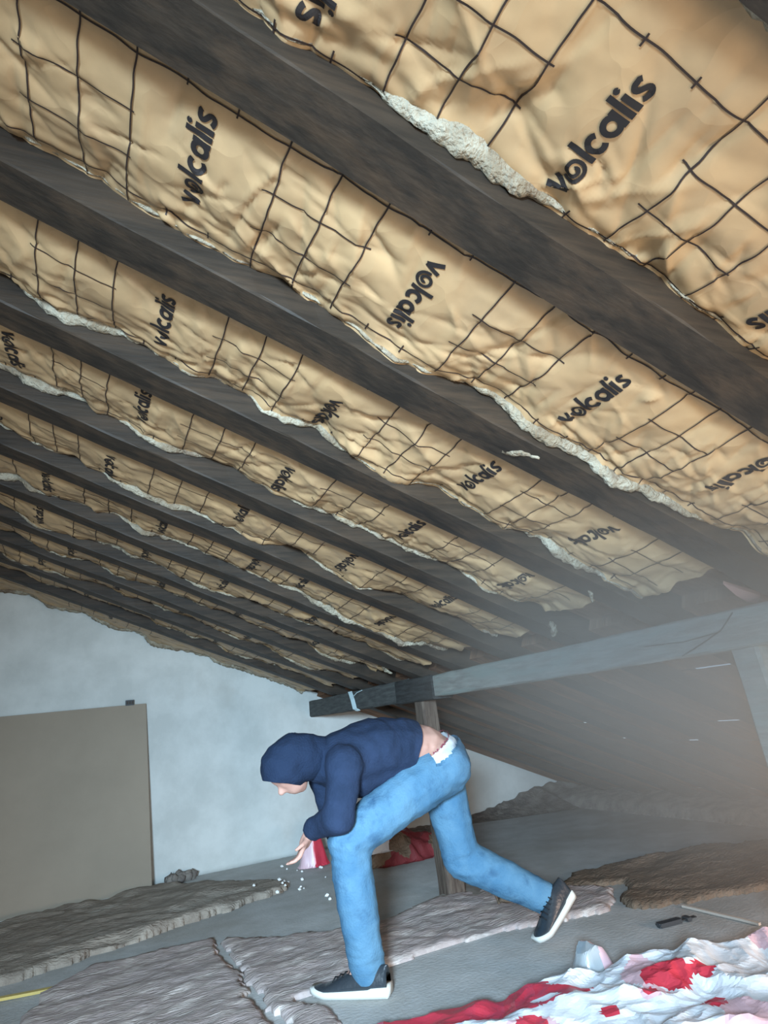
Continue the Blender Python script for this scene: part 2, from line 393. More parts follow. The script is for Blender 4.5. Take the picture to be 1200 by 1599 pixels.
for k in range(0, 11):
    ya = Y1 + (k - 1) * SP; yb = ya + SP - RW
    if k == 10: yb = YG - .025
    words, s_end = BAY[k]
    dn = .006 if k < 2 else (.009 if k < 4 else .014)
    s_lo = -1.3 if k > 3 else -.9
    ns = int((s_end - s_lo) / dn); ny = int((yb - ya) / dn)
    H = np.zeros((ns, ny)); YW = np.zeros((ns, ny))
    for i in range(ns):
        s = s_lo + i * (s_end - s_lo) / (ns - 1)
        # how far the far edge droops over the next rafter
        droop = .022 - .085 * abs(N(s * 2.1, k * 5.3, 1)) * 1.0 + .022 * N(s * 6, k * 3, 2) + .006 * N(s * 22, k, 5)
        droop = max(droop, -.045)
        base_far = .052
        tail = max(0.0, (s - (s_end - .28)) / .28)
        bulge = .012 * N(s * 2.2, k * 1.7, 9)
        folds = N(s * 13, k * 2.9, 3)
        for j in range(ny):
            t = j / (ny - 1); y = ya + t * (yb - ya)
            h = .045 * (1 - t) + base_far * t + droop * (.25 * t + .75 * max(0, (t - .45) / .55) ** 1.6) - .016 * math.sin(math.pi * t) + bulge * math.sin(math.pi * t)
            # crumpled facets: sharp ridges at two scales, gathers at the edges
            wx = s + .05 * N(s * 5, y * 5, k); wy = y + .05 * N(s * 5, y * 5, k + 20)
            h += .0075 * (ridge(wx * 3.5 + wy * 1.5, wy * 4.0 - wx * 1.5, k * 1.9) - .5)
            h += .0012 * N(wx * 30, wy * 30, k)
            e = max(0, t - .62) / .38
            h += .012 * e * (ridge(wx * 5 + wy * 3, wy * 20 - wx * 4, k + 40) - .45)
            e2 = max(0, .35 - t) / .35
            h += .009 * e2 * folds
            h += .03 * tail * N(s * 9, y * 9, k)
            H[i, j] = h
    GS, GY = np.meshgrid(np.linspace(s_lo, s_end, ns), np.linspace(ya, yb, ny), indexing='ij')
    rg = random.Random(100 + k)
    for q in range(int(125 * (s_end - s_lo))):          # sharp creases pressed into the paper
        cs, cy = rg.uniform(s_lo, s_end), ya + (yb - ya) * rg.random() ** .6
        an = rg.gauss(.9, .7) if rg.random() < .6 else rg.uniform(0, 3.14)
        L = rg.uniform(.02, .11); am = rg.uniform(.003, .010) * rg.choice((-1, 1, 1)); wd = rg.uniform(.005, .020)
        du = (GS - cs) * math.cos(an) + (GY - cy) * math.sin(an); dv = -(GS - cs) * math.sin(an) + (GY - cy) * math.cos(an)
        side = np.where(dv > 0, 1.0, rg.uniform(.35, 1.0))
        H += am * np.exp(-np.abs(dv) / (wd * side)) * np.clip(1.3 - np.abs(du) / L, 0, 1)
    H = np.clip(H, -.022, .082)
    def samp(s, y, H=H, ns=ns, ny=ny, s_lo=s_lo, s_end=s_end, ya=ya, yb=yb):
        fi = min(max((s - s_lo) / (s_end - s_lo) * (ns - 1), 0), ns - 1.001); fj = min(max((y - ya) / (yb - ya) * (ny - 1), 0), ny - 1.001)
        i, j = int(fi), int(fj); a_, b_ = fi - i, fj - j
        return (H[i, j] * (1 - a_) + H[i + 1, j] * a_) * (1 - b_) + (H[i, j + 1] * (1 - a_) + H[i + 1, j + 1] * a_) * b_
    root = empty('insulation_batt', W(.8, (ya + yb) / 2, .05)); tag(root, BLAB[k], 'insulation', 'insulation batts between the rafters')
    bm = bmesh.new()
    def fp(i, j):
        s = s_lo + i * (s_end - s_lo) / (ns - 1)
        t = j / (ny - 1)
        if i > ns - 12: s += .05 * N(t * 6, k * 3.3) * (i - ns + 12) / 12
        return W(s, ya + t * (yb - ya) + .001, H[i, j])
    grid(bm, ns, ny, fp)
    child('paper_facing', bm, m_kraft, root, smooth=True)
    # wool: slab behind the paper plus the fluffy edge that swells out beyond it
    bm = bmesh.new(); seg = 9; nw = int((s_end - s_lo) / .012)
    def fwool(j, i):
        s = s_lo + i * (s_end - s_lo) / (nw - 1)
        r = max(.004, .007 + .050 * max(0, N(s * 2.6, k * 7.7, 4) + .07) + .005 * N(s * 30, k, j * .7))
        if k == 10: r += .02
        a_ = 2 * math.pi * j / seg
        rr = r * (1 + .28 * N(s * 45, a_ * 1.6, k) + .2 * N(s * 110, a_ * 3, k))
        hh = samp(s, yb) + .004
        return W(s, yb - .010 + rr * .6 * math.cos(a_), hh + rr * math.sin(a_) * .9)
    grid(bm, seg, nw, fwool, wrap_u=True)
    vs_ = [bm.verts.new(W(s, y, h)) for s in (s_lo, s_end - .05) for y in (ya + .01, yb - .01) for h in (.086, .096)]
    for f in ((0, 1, 3, 2), (4, 6, 7, 5), (0, 4, 5, 1), (2, 3, 7, 6), (0, 2, 6, 4), (1, 5, 7, 3)): bm.faces.new([vs_[q] for q in f])
    # slivers that show along the near rafter
    for q in range(7):
        c = s_lo + .25 + q * (s_end - s_lo - .3) / 7 + random.uniform(-.1, .1); L = random.uniform(.05, .13)
        m_ = 14
        grid(bm, 6, m_, lambda j, i: W(c + L * (i / (m_ - 1) - .5) * 2, ya + .004 + .010 * math.sin(math.pi * i / (m_ - 1)) * math.cos(j * 1.047) * (1 + .5 * N(i * .8, j, q)),
                                       samp(c + L * (i / (m_ - 1) - .5) * 2, ya) - .002 + .009 * math.sin(math.pi * i / (m_ - 1)) * math.sin(j * 1.047)), wrap_u=True)
    child('wool_filling', bm, m_wool, root, smooth=True)
    # printed cutting grid
    def mp(s, y): return W(s, y + .001, samp(s, y) - .0022)
    bm = bmesh.new(); lw = .0032 if k < 5 else .004; dd = .008 if k < 3 else .013
    jit = lambda s, y: .007 * N(s * 4, y * 9, k * 3.3)
    rows = [ya + q for q in ((.10, .19, .283, .375) if k == 0 else (.034, .143, .246, .345))]
    s_words = [q[0] for q in words]
    for r_, yy in enumerate(rows):
        a_, b_ = s_lo + .01, s_end - .06
        if r_ in (0, 3): segs = [(a_, b_)]
        else:
            segs = []; cur = a_
            for sw in s_words: segs.append((cur, sw - .125)); cur = sw + .125
            segs.append((cur, b_))
        for p0, p1 in segs:
            if p1 - p0 < .02: continue
            L = [(p0, yy), (p1, yy)]
            ribbon(bm, [(s, y + jit(s, y) + .004 * N(s * 17, k, r_)) for s, y in resample(L, dd)], lw, mp)
    cross = []
    for a_, b_ in zip([s_words[0] - .475] + s_words, s_words + [s_words[-1] + .475]):
        g = (b_ - a_) / 475 * 1000
        for fq in (.145, .243, .34): cross.append((a_ + fq * (b_ - a_) / .475, 0))
    for sw in s_words: cross += [(sw - .045, 1), (sw + .05, 1)]
    for sc_, short in cross:
        if sc_ < s_lo + .02 or sc_ > s_end - .07: continue
        if short: parts = [(rows[0] - .008, rows[0] + .010), (rows[3] - .012, rows[3] + .012)]
        else: parts = [(rows[0] - (.09 if k == 0 else .03), min(rows[3] + .016 + .03 * (N(sc_ * 9, k) > 0), yb - .004))]
        for p0, p1 in parts:
            ribbon(bm, [(s + .006 * N(y * 9, s * 3, k) + .003 * N(y * 26, s * 3, k), y) for s, y in resample([(sc_, p0), (sc_, p1)], dd)], lw, mp)
    child('printed_grid', bm, m_gridink, root)
    for sw, flip, yo in words:
        bm = bmesh.new(); sz = .205 / WLEN
        if k >= 8: sz *= .9
        for p, wd in WORD:
            pp = resample(p, .16)
            def mw(a_, b_, sw=sw, flip=flip, yo=yo, sz=sz, ya=ya):
                a_ = (a_ - WLEN / 2) * sz; b_ = (b_ - .5) * sz
                if flip: return mp(sw + b_, ya + yo + a_)
                return mp(sw - b_, ya + yo - a_)
            ribbon(bm, pp, wd, mw, 3)
        child('printed_word', bm, m_ink, root)

# ------------------------------------------------------------------ wool tufts that hang loose
def wool_tuft(pts, rads, label, seed):
    bm = bmesh.new()
    P = [Vector(p) for p in pts]; fine = []; fr_ = []
    for a_, b_, ra, rb in zip(P[:-1], P[1:], rads[:-1], rads[1:]):
        for i in range(6): t = i / 6; fine.append(a_.lerp(b_, t)); fr_.append(ra + (rb - ra) * t)
    fine.append(P[-1]); fr_.append(rads[-1])
    org = P[0].copy(); tube(bm, [p - org for p in fine], fr_, 9)
    for v in bm.verts: v.co += Vector((N(v.co.x * 60, v.co.y * 60, v.co.z * 60 + seed), N(v.co.y * 60, seed, v.co.x * 60), N(v.co.z * 60, v.co.x * 60, seed))) * .007
    o = link_mesh('wool_tuft', bm, m_wool, smooth=True); o.location = org
    tag(o, label, 'insulation scrap', 'loose wool tufts'); return o
def RP(u, v, h=0.0):
    s, y = roof_hit(u, v, h); return W(s, y, h)
wool_tuft([RP(786, 668, .03), RP(789, 700, .01) - NV * .0, RP(815, 706, .0), RP(843, 714, 0)], [.013, .017, .012, .004], 'pale wool tuft dangling from the side of the third rafter', 3)
wool_tuft([RP(915, 905, .02), RP(923, 925, .0), RP(926, 940, -.012)], [.010, .007, .004], 'thin wisp of wool hanging above the purlin, right of centre', 4)
wool_tuft([RP(860, 972, .02), RP(866, 985, .0), RP(864, 992, -.01)], [.012, .013, .008], 'small white wool ball near the end of the fourth bay above the purlin', 5)
wool_tuft([RP(597, 1035, .02), RP(602, 1046, .0), RP(612, 1052, -.01)], [.016, .012, .006], 'small pale wool clump just above the dark splice of the purlin', 6)

# red tile corner above the purlin's right end, sun glow put into its colour
bm = bmesh.new(); q_ = [RP(1130, 912, .03), RP(1189, 930, .02), RP(1182, 941, .02), RP(1168, 940, .015), RP(1150, 930, .02)]
c0 = q_[0].copy(); lo_ = [bm.verts.new(p - c0) for p in q_]; hi_ = [bm.verts.new(p - c0 + NV * .012) for p in q_]
bm.faces.new(lo_); bm.faces.new(hi_[::-1])
for i in range(5): bm.faces.new((lo_[i], hi_[i], hi_[(i + 1) % 5], lo_[(i + 1) % 5]))
o = link_mesh('roof_tile', bm, m_tile); o.location = c0; tag(o, 'broken corner of a clay tile coloured pinkish red as if sunlit above the right end of the purlin', 'tile')

# twine on the purlin
bm = bmesh.new(); tw = Vector((1.955, 4.75, 1.14))
for q in range(7):
    yy = .012 * q - .03
    tube(bm, [Vector((0, yy + .05, .135)) , Vector((-.004, yy + .02 * N(q, 1), .07)), Vector((0, yy - .02, .0)), Vector((.03, yy - .02, -.018))], .003, 5)
tube(bm, [Vector((-.002, .0, .09)), Vector((-.006, -.10, .115)), Vector((0, -.19, .125))], .004, 5)
o = link_mesh('twine', bm, m_twine); o.location = tw; tag(o, 'pale blue twine wrapped round the far part of the purlin', 'string')

# ------------------------------------------------------------------ board leaning on the gable wall
brd = empty('leaning_board', (-.4, 5.7, 0)); tag(brd, 'big grey-brown sheet of board leaning against the white gable wall at left', 'board')
bm = bmesh.new(); th = math.atan2(.16, 1.40)
Mb = Matrix.Translation((0, 5.69, 0)) @ Matrix.Rotation(-th, 4, 'X')
box(bm, (-1.75, 0, .012), (.545, .018, 1.40)); 
for v in bm.verts: v.co = Mb @ v.co
for v in bm.verts:
    if v.co.x > 0 and v.co.z > 1: v.co.x -= .04
bmesh.ops.bevel(bm, geom=bm.edges[:], offset=.002, segments=1)
child('panel', bm, m_board, brd)
bm = bmesh.new(); box(bm, (-1.75, -.004, 0), (.548, .019, .014))
for v in bm.verts: v.co = Mb @ v.co
child('bottom_edge', bm, m_boardedge, brd, label='pale bottom edge strip')
clip = empty('junction_box', (.375, 5.872, 1.40)); tag(clip, 'small dark grey electrical box on the wall at the top of the leaning board', 'electrical box')
bm = bmesh.new(); box(bm, (.345, 5.845, 1.385), (.41, 5.893, 1.43)); bmesh.ops.bevel(bm, geom=bm.edges[:], offset=.003, segments=2); child('housing', bm, m_dark, clip)
bm = bmesh.new()
for q in range(3): box(bm, (.352 + q * .02, 5.839, 1.395), (.364 + q * .02, 5.848, 1.42))
child('switch', bm, m_rafter, clip)

# ------------------------------------------------------------------ old wool lying on the floor
def inside(p, poly):
    c = False; n = len(poly)
    for i in range(n):
        x1, y1 = poly[i]; x2, y2 = poly[(i + 1) % n]
        if (y1 > p[1]) != (y2 > p[1]) and p[0] < (x2 - x1) * (p[1] - y1) / (y2 - y1) + x1: c = not c
    return c
def edist(p, poly):
    d = 9
    for i in range(len(poly)):
        a_ = Vector(poly[i]); b_ = Vector(poly[(i + 1) % len(poly)]); q = Vector(p); ab = b_ - a_
        t = max(0, min(1, (q - a_).dot(ab) / ab.length_squared)); d = min(d, (a_ + ab * t - q).length)
    return d
def floor_wool(name, poly, m, thick, label, seed, cat='insulation', dn=.02, fold=.02, st=(1, 1), group=None):
    xs = [p[0] for p in poly]; ys_ = [p[1] for p in poly]; x0, x1, y0, y1 = min(xs) - .05, max(xs) + .05, min(ys_) - .05, max(ys_) + .05
    nx, ny = int((x1 - x0) / dn) + 1, int((y1 - y0) / dn) + 1; org = Vector(((x0 + x1) / 2, (y0 + y1) / 2, 0))
    bm = bmesh.new(); V = {}
    for i in range(nx):
        for j in range(ny):
            x, y = x0 + i * dn, y0 + j * dn
            px, py = x + .05 * N(x * 6, y * 6, seed) + .02 * N(x * 20, y * 20, seed), y + .05 * N(x * 6, y * 6, seed + 9) + .02 * N(x * 20, y * 20, seed + 5)
            if not inside((px, py), poly): continue
            e = min(1, edist((px, py), poly) / .035)
            h = thick * math.sqrt(e) * (1 + .3 * N(x * 3, y * 3, seed)) + e * fold * (ridge(x * 1.6 * st[0] + .8 * N(x * 2, y * 2, seed), y * 4.5 * st[1] + .8 * N(x * 2.5, y * 2.5, seed + 4), seed) - .4) * (.5 + .8 * N(x * 2, y * 3, seed + 7)) + e * .008 * N(x * 11, y * 15, seed) + e * .004 * N(x * 40, y * 40, seed)
            V[i, j] = bm.verts.new(Vector((x, y, max(.006, h))) - org)
    for (i, j) in list(V):
        f = [(i, j), (i + 1, j), (i + 1, j + 1), (i, j + 1)]
        if all(q in V for q in f): bm.faces.new([V[q] for q in f])
    bmesh.ops.delete(bm, geom=[v for v in bm.verts if not v.link_faces], context='VERTS')
    # skirt down to the floor
    be = [e for e in bm.edges if len(e.link_faces) == 1]
    r = bmesh.ops.extrude_edge_only(bm, edges=be)
    for g in r['geom']:
        if isinstance(g, bmesh.types.BMVert): g.co.z = .001
    o = link_mesh(name, bm, m, smooth=True); o.location = org; tag(o, label, cat, group); return o
floor_wool('wool_strip', [(-1.6, 3.95), (-.3, 4.16), (.6, 4.45), (1.30, 4.70), (1.38, 4.86), (1.2, 5.1), (.7, 5.62), (.5, 5.62), (-1.6, 5.5)], m_wallwool, .045,
           'grey-brown strip of old wool along the foot of the leaning board', 2, fold=.04)
floor_wool('wool_strip', [(-.35, 2.3), (.665, 2.3), (.685, 2.9), (.70, 3.15), (.69, 4.03), (.1, 4.08), (-.12, 3.85), (-.25, 3.2)], m_oldwool, .028,
           'pinkish grey piece of old wool in the bottom left foreground', 4, fold=.014)
floor_wool('wool_strip', [(.73, 2.25), (.93, 2.45), (.85, 2.95), (1.25, 2.98), (1.75, 2.98), (2.45, 2.80), (2.75, 3.1), (2.1, 3.72), (1.55, 3.62), (1.2, 3.66), (.72, 4.02), (.715, 3.2), (.735, 2.9)], m_oldwool, .022,
           'pinkish grey strip of old wool under the person between both feet', 6, fold=.012)
floor_wool('wool_strip', [(2.50, 2.74), (2.75, 2.62), (3.2, 2.46), (4.2, 2.2), (4.3, 2.9), (3.7, 3.35), (2.8, 3.5), (2.45, 3.3), (2.8, 3.1)], m_darkwool, .022,  # shade on this wool is put into its dark colour
           'old wool coloured dark brown as if shaded, spread over the floor at right behind the rear foot', 8, fold=.02)

# rubble at the foot of the gable wall
bm = bmesh.new(); org = Vector((4.1, 5.6, 0))
def frub(i, j):
    x = 2.6 + i * .03; t = j / 16
    y = YG - .012 - t * (.30 + .35 * max(0, (x - 3.4)) )
    hh = (.02 + .17 * max(0, min(1, (x - 3.5) / 1.0)) ** 1.3) * (1 - t) ** 1.2 * (1 + .5 * N(x * 7, 1)) + .02 * (1 - t) * N(x * 18, y * 18)
    return Vector((x, y, max(.003, hh) if t < 1 else .001)) - org
grid(bm, 78, 17, frub)
o = link_mesh('rubble_heap', bm, m_mortar, smooth=True); o.location = org; tag(o, 'grey mortar rubble piled where the gable wall meets the low roof', 'rubble', kind='stuff')
bm = bmesh.new(); org = Vector((.75, 5.75, 0))
for q in range(12): blob(bm, (random.uniform(-.12, .12), random.uniform(-.03, .05), .03), (random.uniform(.03, .05), .03, random.uniform(.03, .06)), 2, .5, q)
o = link_mesh('dirt_clump', bm, m_mortar, smooth=True); o.location = org; tag(o, 'small dark clump of dirt at the wall foot beside the leaning board', 'rubble', kind='stuff')

# ------------------------------------------------------------------ floor litter
def plank(name, p0, p1, wd, th_, m, label, cat, z=0.0):
    p0, p1 = Vector(p0), Vector(p1); d = p1 - p0; L = d.length; a_ = math.atan2(d.y, d.x)
    bm = bmesh.new(); box(bm, (-L / 2, -wd / 2, 0), (L / 2, wd / 2, th_)); bmesh.ops.subdivide_edges(bm, edges=[e for e in bm.edges if e.calc_length() > L * .8], cuts=8)
    for v in bm.verts: v.co.z += .002 * N(v.co.x * 5, 1) ; v.co.y += .002 * N(v.co.x * 9, 4)
    o = link_mesh(name, bm, m); o.location = ((p0.x + p1.x) / 2, (p0.y + p1.y) / 2, z); o.rotation_euler[2] = a_
    tag(o, label, cat); return o
plank('wooden_lath', (2.709, 2.60), (2.72, 2.20), .016, .010, m_lath, 'thin pale wooden lath on the floor at right', 'stick', .004)
plank('yellow_strip', (-.75, 4.05), (-.06, 3.90), .03, .012, m_yellow, 'yellow wooden strip lying on the floor at the left edge', 'stick', .004)
plank('plywood_offcut', (1.78, 3.50), (2.35, 3.68), .30, .012, m_ply, 'grey plywood offcut on the floor at the foot of the middle post', 'board', .006)
t = empty('utility_knife', (2.505, 2.47, .0)); tag(t, 'dark utility knife lying on the floor left of the pale lath', 'knife')
def xf(bm, o3, a_): bmesh.ops.transform(bm, matrix=Matrix.Translation(o3) @ Matrix.Rotation(a_, 4, 'Z'), verts=bm.verts)
bm = bmesh.new(); box(bm, (-.095, -.017, .004), (.03, .017, .022)); bmesh.ops.bevel(bm, geom=bm.edges[:], offset=.006, segments=2); xf(bm, (2.505, 2.47, 0), -.15); child('handle', bm, m_dark, t)
bm = bmesh.new(); box(bm, (.03, -.010, .010), (.115, .010, .014)); xf(bm, (2.505, 2.47, 0), -.15); child('blade', bm, m_splice, t)
bm = bmesh.new(); box(bm, (.055, -.020, .004), (.08, .020, .02)); bmesh.ops.bevel(bm, geom=bm.edges[:], offset=.004, segments=2); xf(bm, (2.505, 2.47, 0), -.15); child('slider', bm, m_dark, t)
bm = bmesh.new(); tube(bm, [Vector(p) for p in ((0, 0, .01), (-.02, 0, .08), (-.015, -.005, .14), (.02, -.01, .155))], [.008, .007, .006, .008], 7)
blob(bm, (.05, -.02, .03), (.06, .04, .025), 2, .4, 3)
o = link_mesh('paper_scrap', bm, m_darkwool, smooth=True); o.location = (2.05, 3.22, .035); tag(o, 'curled brown scrap standing on the wool in front of the middle post', 'scrap')
crumb0 = None
for q in range(26):
    u = random.gauss(468, 38); v = 1372 + random.gauss(0, 22) + (480 - u) * .12
    d = CF + CR * ((u - 600) / 965.7) - CU * ((v - 799.5) / 965.7); tt = -1.05 / d.z; p = Vector((0, 0, 1.05)) + d * tt
    if p.y > 5.75: continue
    if crumb0 is None:
        bm = bmesh.new(); blob(bm, (0, 0, .006), (.010, .008, .007), 1, .5, q); o = crumb0 = link_mesh('foam_crumb', bm, m_crumb)
        tag(o, 'tiny white foam crumb scattered on the floor by the gable wall', 'crumb', 'white crumbs by the gable wall')
    else:
        o = crumb0.copy(); C.objects.link(o)
    o.location = (p.x, p.y, 0.003 if p.y > 4.9 or p.x > 1.35 else .06); o.rotation_euler[2] = q; o.scale = [random.uniform(.6, 1.4)] * 3

# crumpled plastic film
def film(name, cx, cy, nx, ny, dn, hfun, matfun, mats, label, cat, rot=0, seed=0, parent=None):
    bm = bmesh.new(); vs_ = {}
    for i in range(nx):
        for j in range(ny):
            x, y = (i - nx / 2) * dn, (j - ny / 2) * dn
            r = hfun(x, y)
            if r is None: continue
            jx, jy = .35 * dn * N(x * 30, y * 30, seed), .35 * dn * N(x * 30, y * 30, seed + 3)
            vs_[i, j] = bm.verts.new((x + jx, y + jy, r))
    for (i, j) in list(vs_):
        f = [(i, j), (i + 1, j), (i + 1, j + 1), (i, j + 1)]
        if all(q in vs_ for q in f):
            tri = ((f[0], f[1], f[2]), (f[0], f[2], f[3])) if N(i * 3.1, j * 2.7, seed) > 0 else ((f[0], f[1], f[3]), (f[1], f[2], f[3]))
            for t3 in tri:
                fc = bm.faces.new([vs_[q] for q in t3]); c = fc.calc_center_median(); fc.material_index = matfun(c.x, c.y)
    bmesh.ops.delete(bm, geom=[v for v in bm.verts if not v.link_faces], context='VERTS')
    o = link_mesh(name, bm, mats); o.location = (cx, cy, 0.0); o.rotation_euler[2] = rot
    s_ = o.modifiers.new('t', 'SOLIDIFY'); s_.thickness = .0012
    if parent: o.parent = parent
    else: tag(o, label, cat)
    return o
def crumple(x, y, sd, a1=.05, a2=.025):
    xx = x + .06 * N(x * 4, y * 4, sd); yy = y + .06 * N(x * 4, y * 4, sd + 8)
    return a1 * 1.2 * ridge(xx * 2.8, yy * 2.8, sd) + a2 * 1.15 * ridge(xx * 6, yy * 6, sd + 2) + .010 * ridge(xx * 13, yy * 13, sd + 4)
def hbag(x, y):
    # local: long axis along x; a low left tail rising to a heap on the right
    t = (x + .95) / 1.9
    e = 1 - (abs(y) / (.16 + .30 * min(1, t * 1.2) + .05 * N(x * 9, 0, 3))) ** 2
    ex = min(1, (x + .95) / .12, (.95 - x) / .12)
    if e < -.25 or ex <= 0: return None
    e = max(0, e)
    env = min(1, e * 2.2) * min(1, ex)
    return max(.004, env * (.012 + .045 * min(1, max(0, t - .25) / .3)) + env * (.02 + crumple(x, y, 11, .030, .020)) * (.35 + .65 * min(1, t * 1.6)))
RED = []
for u_, v_, pr in ((1045, 1538, .085), (1105, 1532, .04), (1118, 1572, .045), (1020, 1560, .03), (955, 1582, .03), (830, 1592, .05), (700, 1592, .045)):
    d = CF + CR * ((u_ - 600) / 965.7) - CU * ((v_ - 799.5) / 965.7); p = Vector((0, 0, 1.05)) + d * ((.085 - 1.05) / d.z)
    ca, sa = math.cos(.52), math.sin(.52); dx_, dy_ = p.x - 1.66, p.y - 1.92
    RED.append((dx_ * ca - dy_ * sa, dx_ * sa + dy_ * ca, pr))
def mbag(x, y):
    t = (x + .95) / 1.9
    if t + .12 * N(y * 14, x * 5) < .40 and y > .03 + .05 * N(x * 8, 0) and y < .20: return 1
    for px, py, pr in RED:
        if math.hypot(x - px, y - py) * (1 + .35 * N(x * 13, y * 13, 4)) < pr: return 1
    v = noise.voronoi(Vector((x * 4.6 + 3, y * 4.6, 5.5)))[1][0]
    if N(x * 5, y * 5, 17) > .3: return 2
    return 0
film('plastic_wrapping', 1.66, 1.92, 160, 90, .0125, hbag, mbag, [m_white, m_red, m_pinkfilm],
     'big crumpled heap of white and red plastic wrapping in the bottom right foreground', 'plastic wrapping', rot=-.52, seed=3)
def hsm(sx, sy, hz, sd, a1=.04, a2=.03):
    def f(x, y):
        e = 1 - (x / sx) ** 2 - (y / sy) ** 2 + .25 * N(x * 14, y * 14, sd)
        if e < -.3: return None
        e = max(0, e)
        return .004 + max(0, min(1, e * 1.3) ** 1.1 * (hz + crumple(x, y, sd, a1, a2)))
    return f
film('clear_bag', 1.86, 2.32, 70, 60, .006, hsm(.10, .09, .025, 31, .035, .03), lambda x, y: 1 if N(x * 20, y * 20, 3) > .25 and x > 0 else 0, [m_clear, m_pinkfilm],
     'small clear crumpled bag with pink print behind the foreground wrapping', 'plastic bag', seed=5)
film('white_bag', 2.10, 4.93, 60, 60, .010, hsm(.17, .15, .13, 41, .05, .04), lambda x, y: 0, [m_white],
     'white plastic bag on the floor seen between the legs of the person', 'plastic bag', seed=6).location.z = .09
film('red_wrapping', 2.32, 4.92, 80, 60, .014, hsm(.40, .22, .09, 51, .05, .03), lambda x, y: 0 if N(x * 6, y * 6, 3) > -.1 else 1, [mat('dark_red_film', (.20, .035, .04), .5, .4), m_darkwool],
     'dark red crumpled wrapping on the floor behind the legs of the person', 'plastic wrapping', seed=7)
film('red_scrap', 1.72, 5.33, 40, 40, .010, hsm(.12, .10, .12, 61, .08, .05), lambda x, y: 0 if x > -.02 else 1, [m_red, m_pinkfilm],
     'red and pink plastic scrap on the floor by the hand of the person', 'plastic wrapping', seed=8)

# ------------------------------------------------------------------ the person
def capsules(bm, a_, b_, ra, rb, sc=(1, 1, 1), n=9):
    """tapered limb segment as overlapping balls joined by a cone"""
    a_, b_ = Vector(a_), Vector(b_); L = (b_ - a_).length; k = max(2, int(L / (min(ra, rb) * .35)))
    for i in range(k + 1):
        t = i / k; r = ra + (rb - ra) * t; c = a_.lerp(b_, t)
        q = bmesh.ops.create_icosphere(bm, subdivisions=2, radius=r)
        for v in q['verts']: v.co = Vector((v.co.x * sc[0], v.co.y * sc[1], v.co.z * sc[2])) + c
def sculpt(name, segs, m, parent, voxel=.012, smooth=8, disp=None, label=None, cut=None):
    bm = bmesh.new()
    for s_ in segs: capsules(bm, *s_)
    me = bpy.data.meshes.new('tmp'); bm.to_mesh(me); bm.free()
    o = bpy.data.objects.new('tmp', me); C.objects.link(o)
    r = o.modifiers.new('r', 'REMESH'); r.mode = 'VOXEL'; r.voxel_size = voxel; r.use_smooth_shade = True
    q = o.modifiers.new('s', 'SMOOTH'); q.iterations = smooth; q.factor = .5
    bpy.context.view_layer.update()
    dg = bpy.context.evaluated_depsgraph_get(); me2 = bpy.data.meshes.new_from_object(o.evaluated_get(dg), preserve_all_data_layers=False, depsgraph=dg)
    bpy.data.objects.remove(o); bpy.data.meshes.remove(me)
    bm = bmesh.new(); bm.from_mesh(me2); bpy.data.meshes.remove(me2)
    if cut:
        for co, no in cut if not callable(cut) else []: bmesh.ops.bisect_plane(bm, geom=bm.verts[:] + bm.edges[:] + bm.faces[:], plane_co=co, plane_no=no, clear_outer=True)
    if callable(cut): bmesh.ops.delete(bm, geom=[v for v in bm.verts if cut(v.co)], context='VERTS')
    if disp:
        bm.normal_update()
        for v in bm.verts: v.co += v.normal * disp(v.co)
    if parent is not None:
        bmesh.ops.translate(bm, verts=bm.verts, vec=-parent.location)
    ob = link_mesh(name, bm, m, parent, smooth=True)
    if label: ob['label'] = label
    return ob

HIPL, KNL, ANL = (1.545, 2.715, .80), (1.035, 2.715, .575), (1.085, 2.775, .115)
HIPR, KNR, ANR = (1.60, 2.875, .80), (1.665, 2.89, .375), (2.035, 2.735, .135)
PEL = (1.58, 2.80, .81); WAI = (1.475, 2.80, .895); CHE = (1.22, 2.80, .915); SHO = (1.03, 2.80, .90); NEC = (.93, 2.80, .89); HEAD = (.835, 2.80, .90)
SL, EL, WL = (1.02, 2.645, .875), (.965, 2.625, .68), (.905, 2.80, .625)
SR, ER, WR = (1.03, 2.955, .875), (1.09, 3.02, .63), (1.14, 3.02, .42)
def hand(palm, direction, side, curl):
    """palm + four bent fingers + thumb, as limb segments"""
    d = Vector(direction).normalized(); s_ = Vector(side).normalized(); nrm = d.cross(s_).normalized(); P = Vector(palm); out = []
    for q in range(4):
        b_ = P + s_ * (.030 - .020 * q) + d * .02
        kn = b_ + d * .045; out.append((b_ - d * .015, kn, .013, .0105))
        L = [.028, .033, .031, .024][q]
        k2 = kn + (d * math.cos(curl) + nrm * math.sin(curl)) * L; k3 = k2 + (d * math.cos(curl * 1.9) + nrm * math.sin(curl * 1.9)) * L * .8
        out.append((kn, k2, .0098, .0088)); out.append((k2, k3, .0088, .0075))
    tb = P + s_ * .030 - d * .0; t1 = tb + (s_ * .75 + d * .55 + nrm * .3).normalized() * .035; t2 = t1 + (s_ * .25 + d * .8 + nrm * .5).normalized() * .03
    out += [(P, tb, .016, .014), (tb, t1, .0125, .0105), (t1, t2, .0105, .0085)]
    out.append((P - d * .03, P + d * .01, .024, .025))
    return out
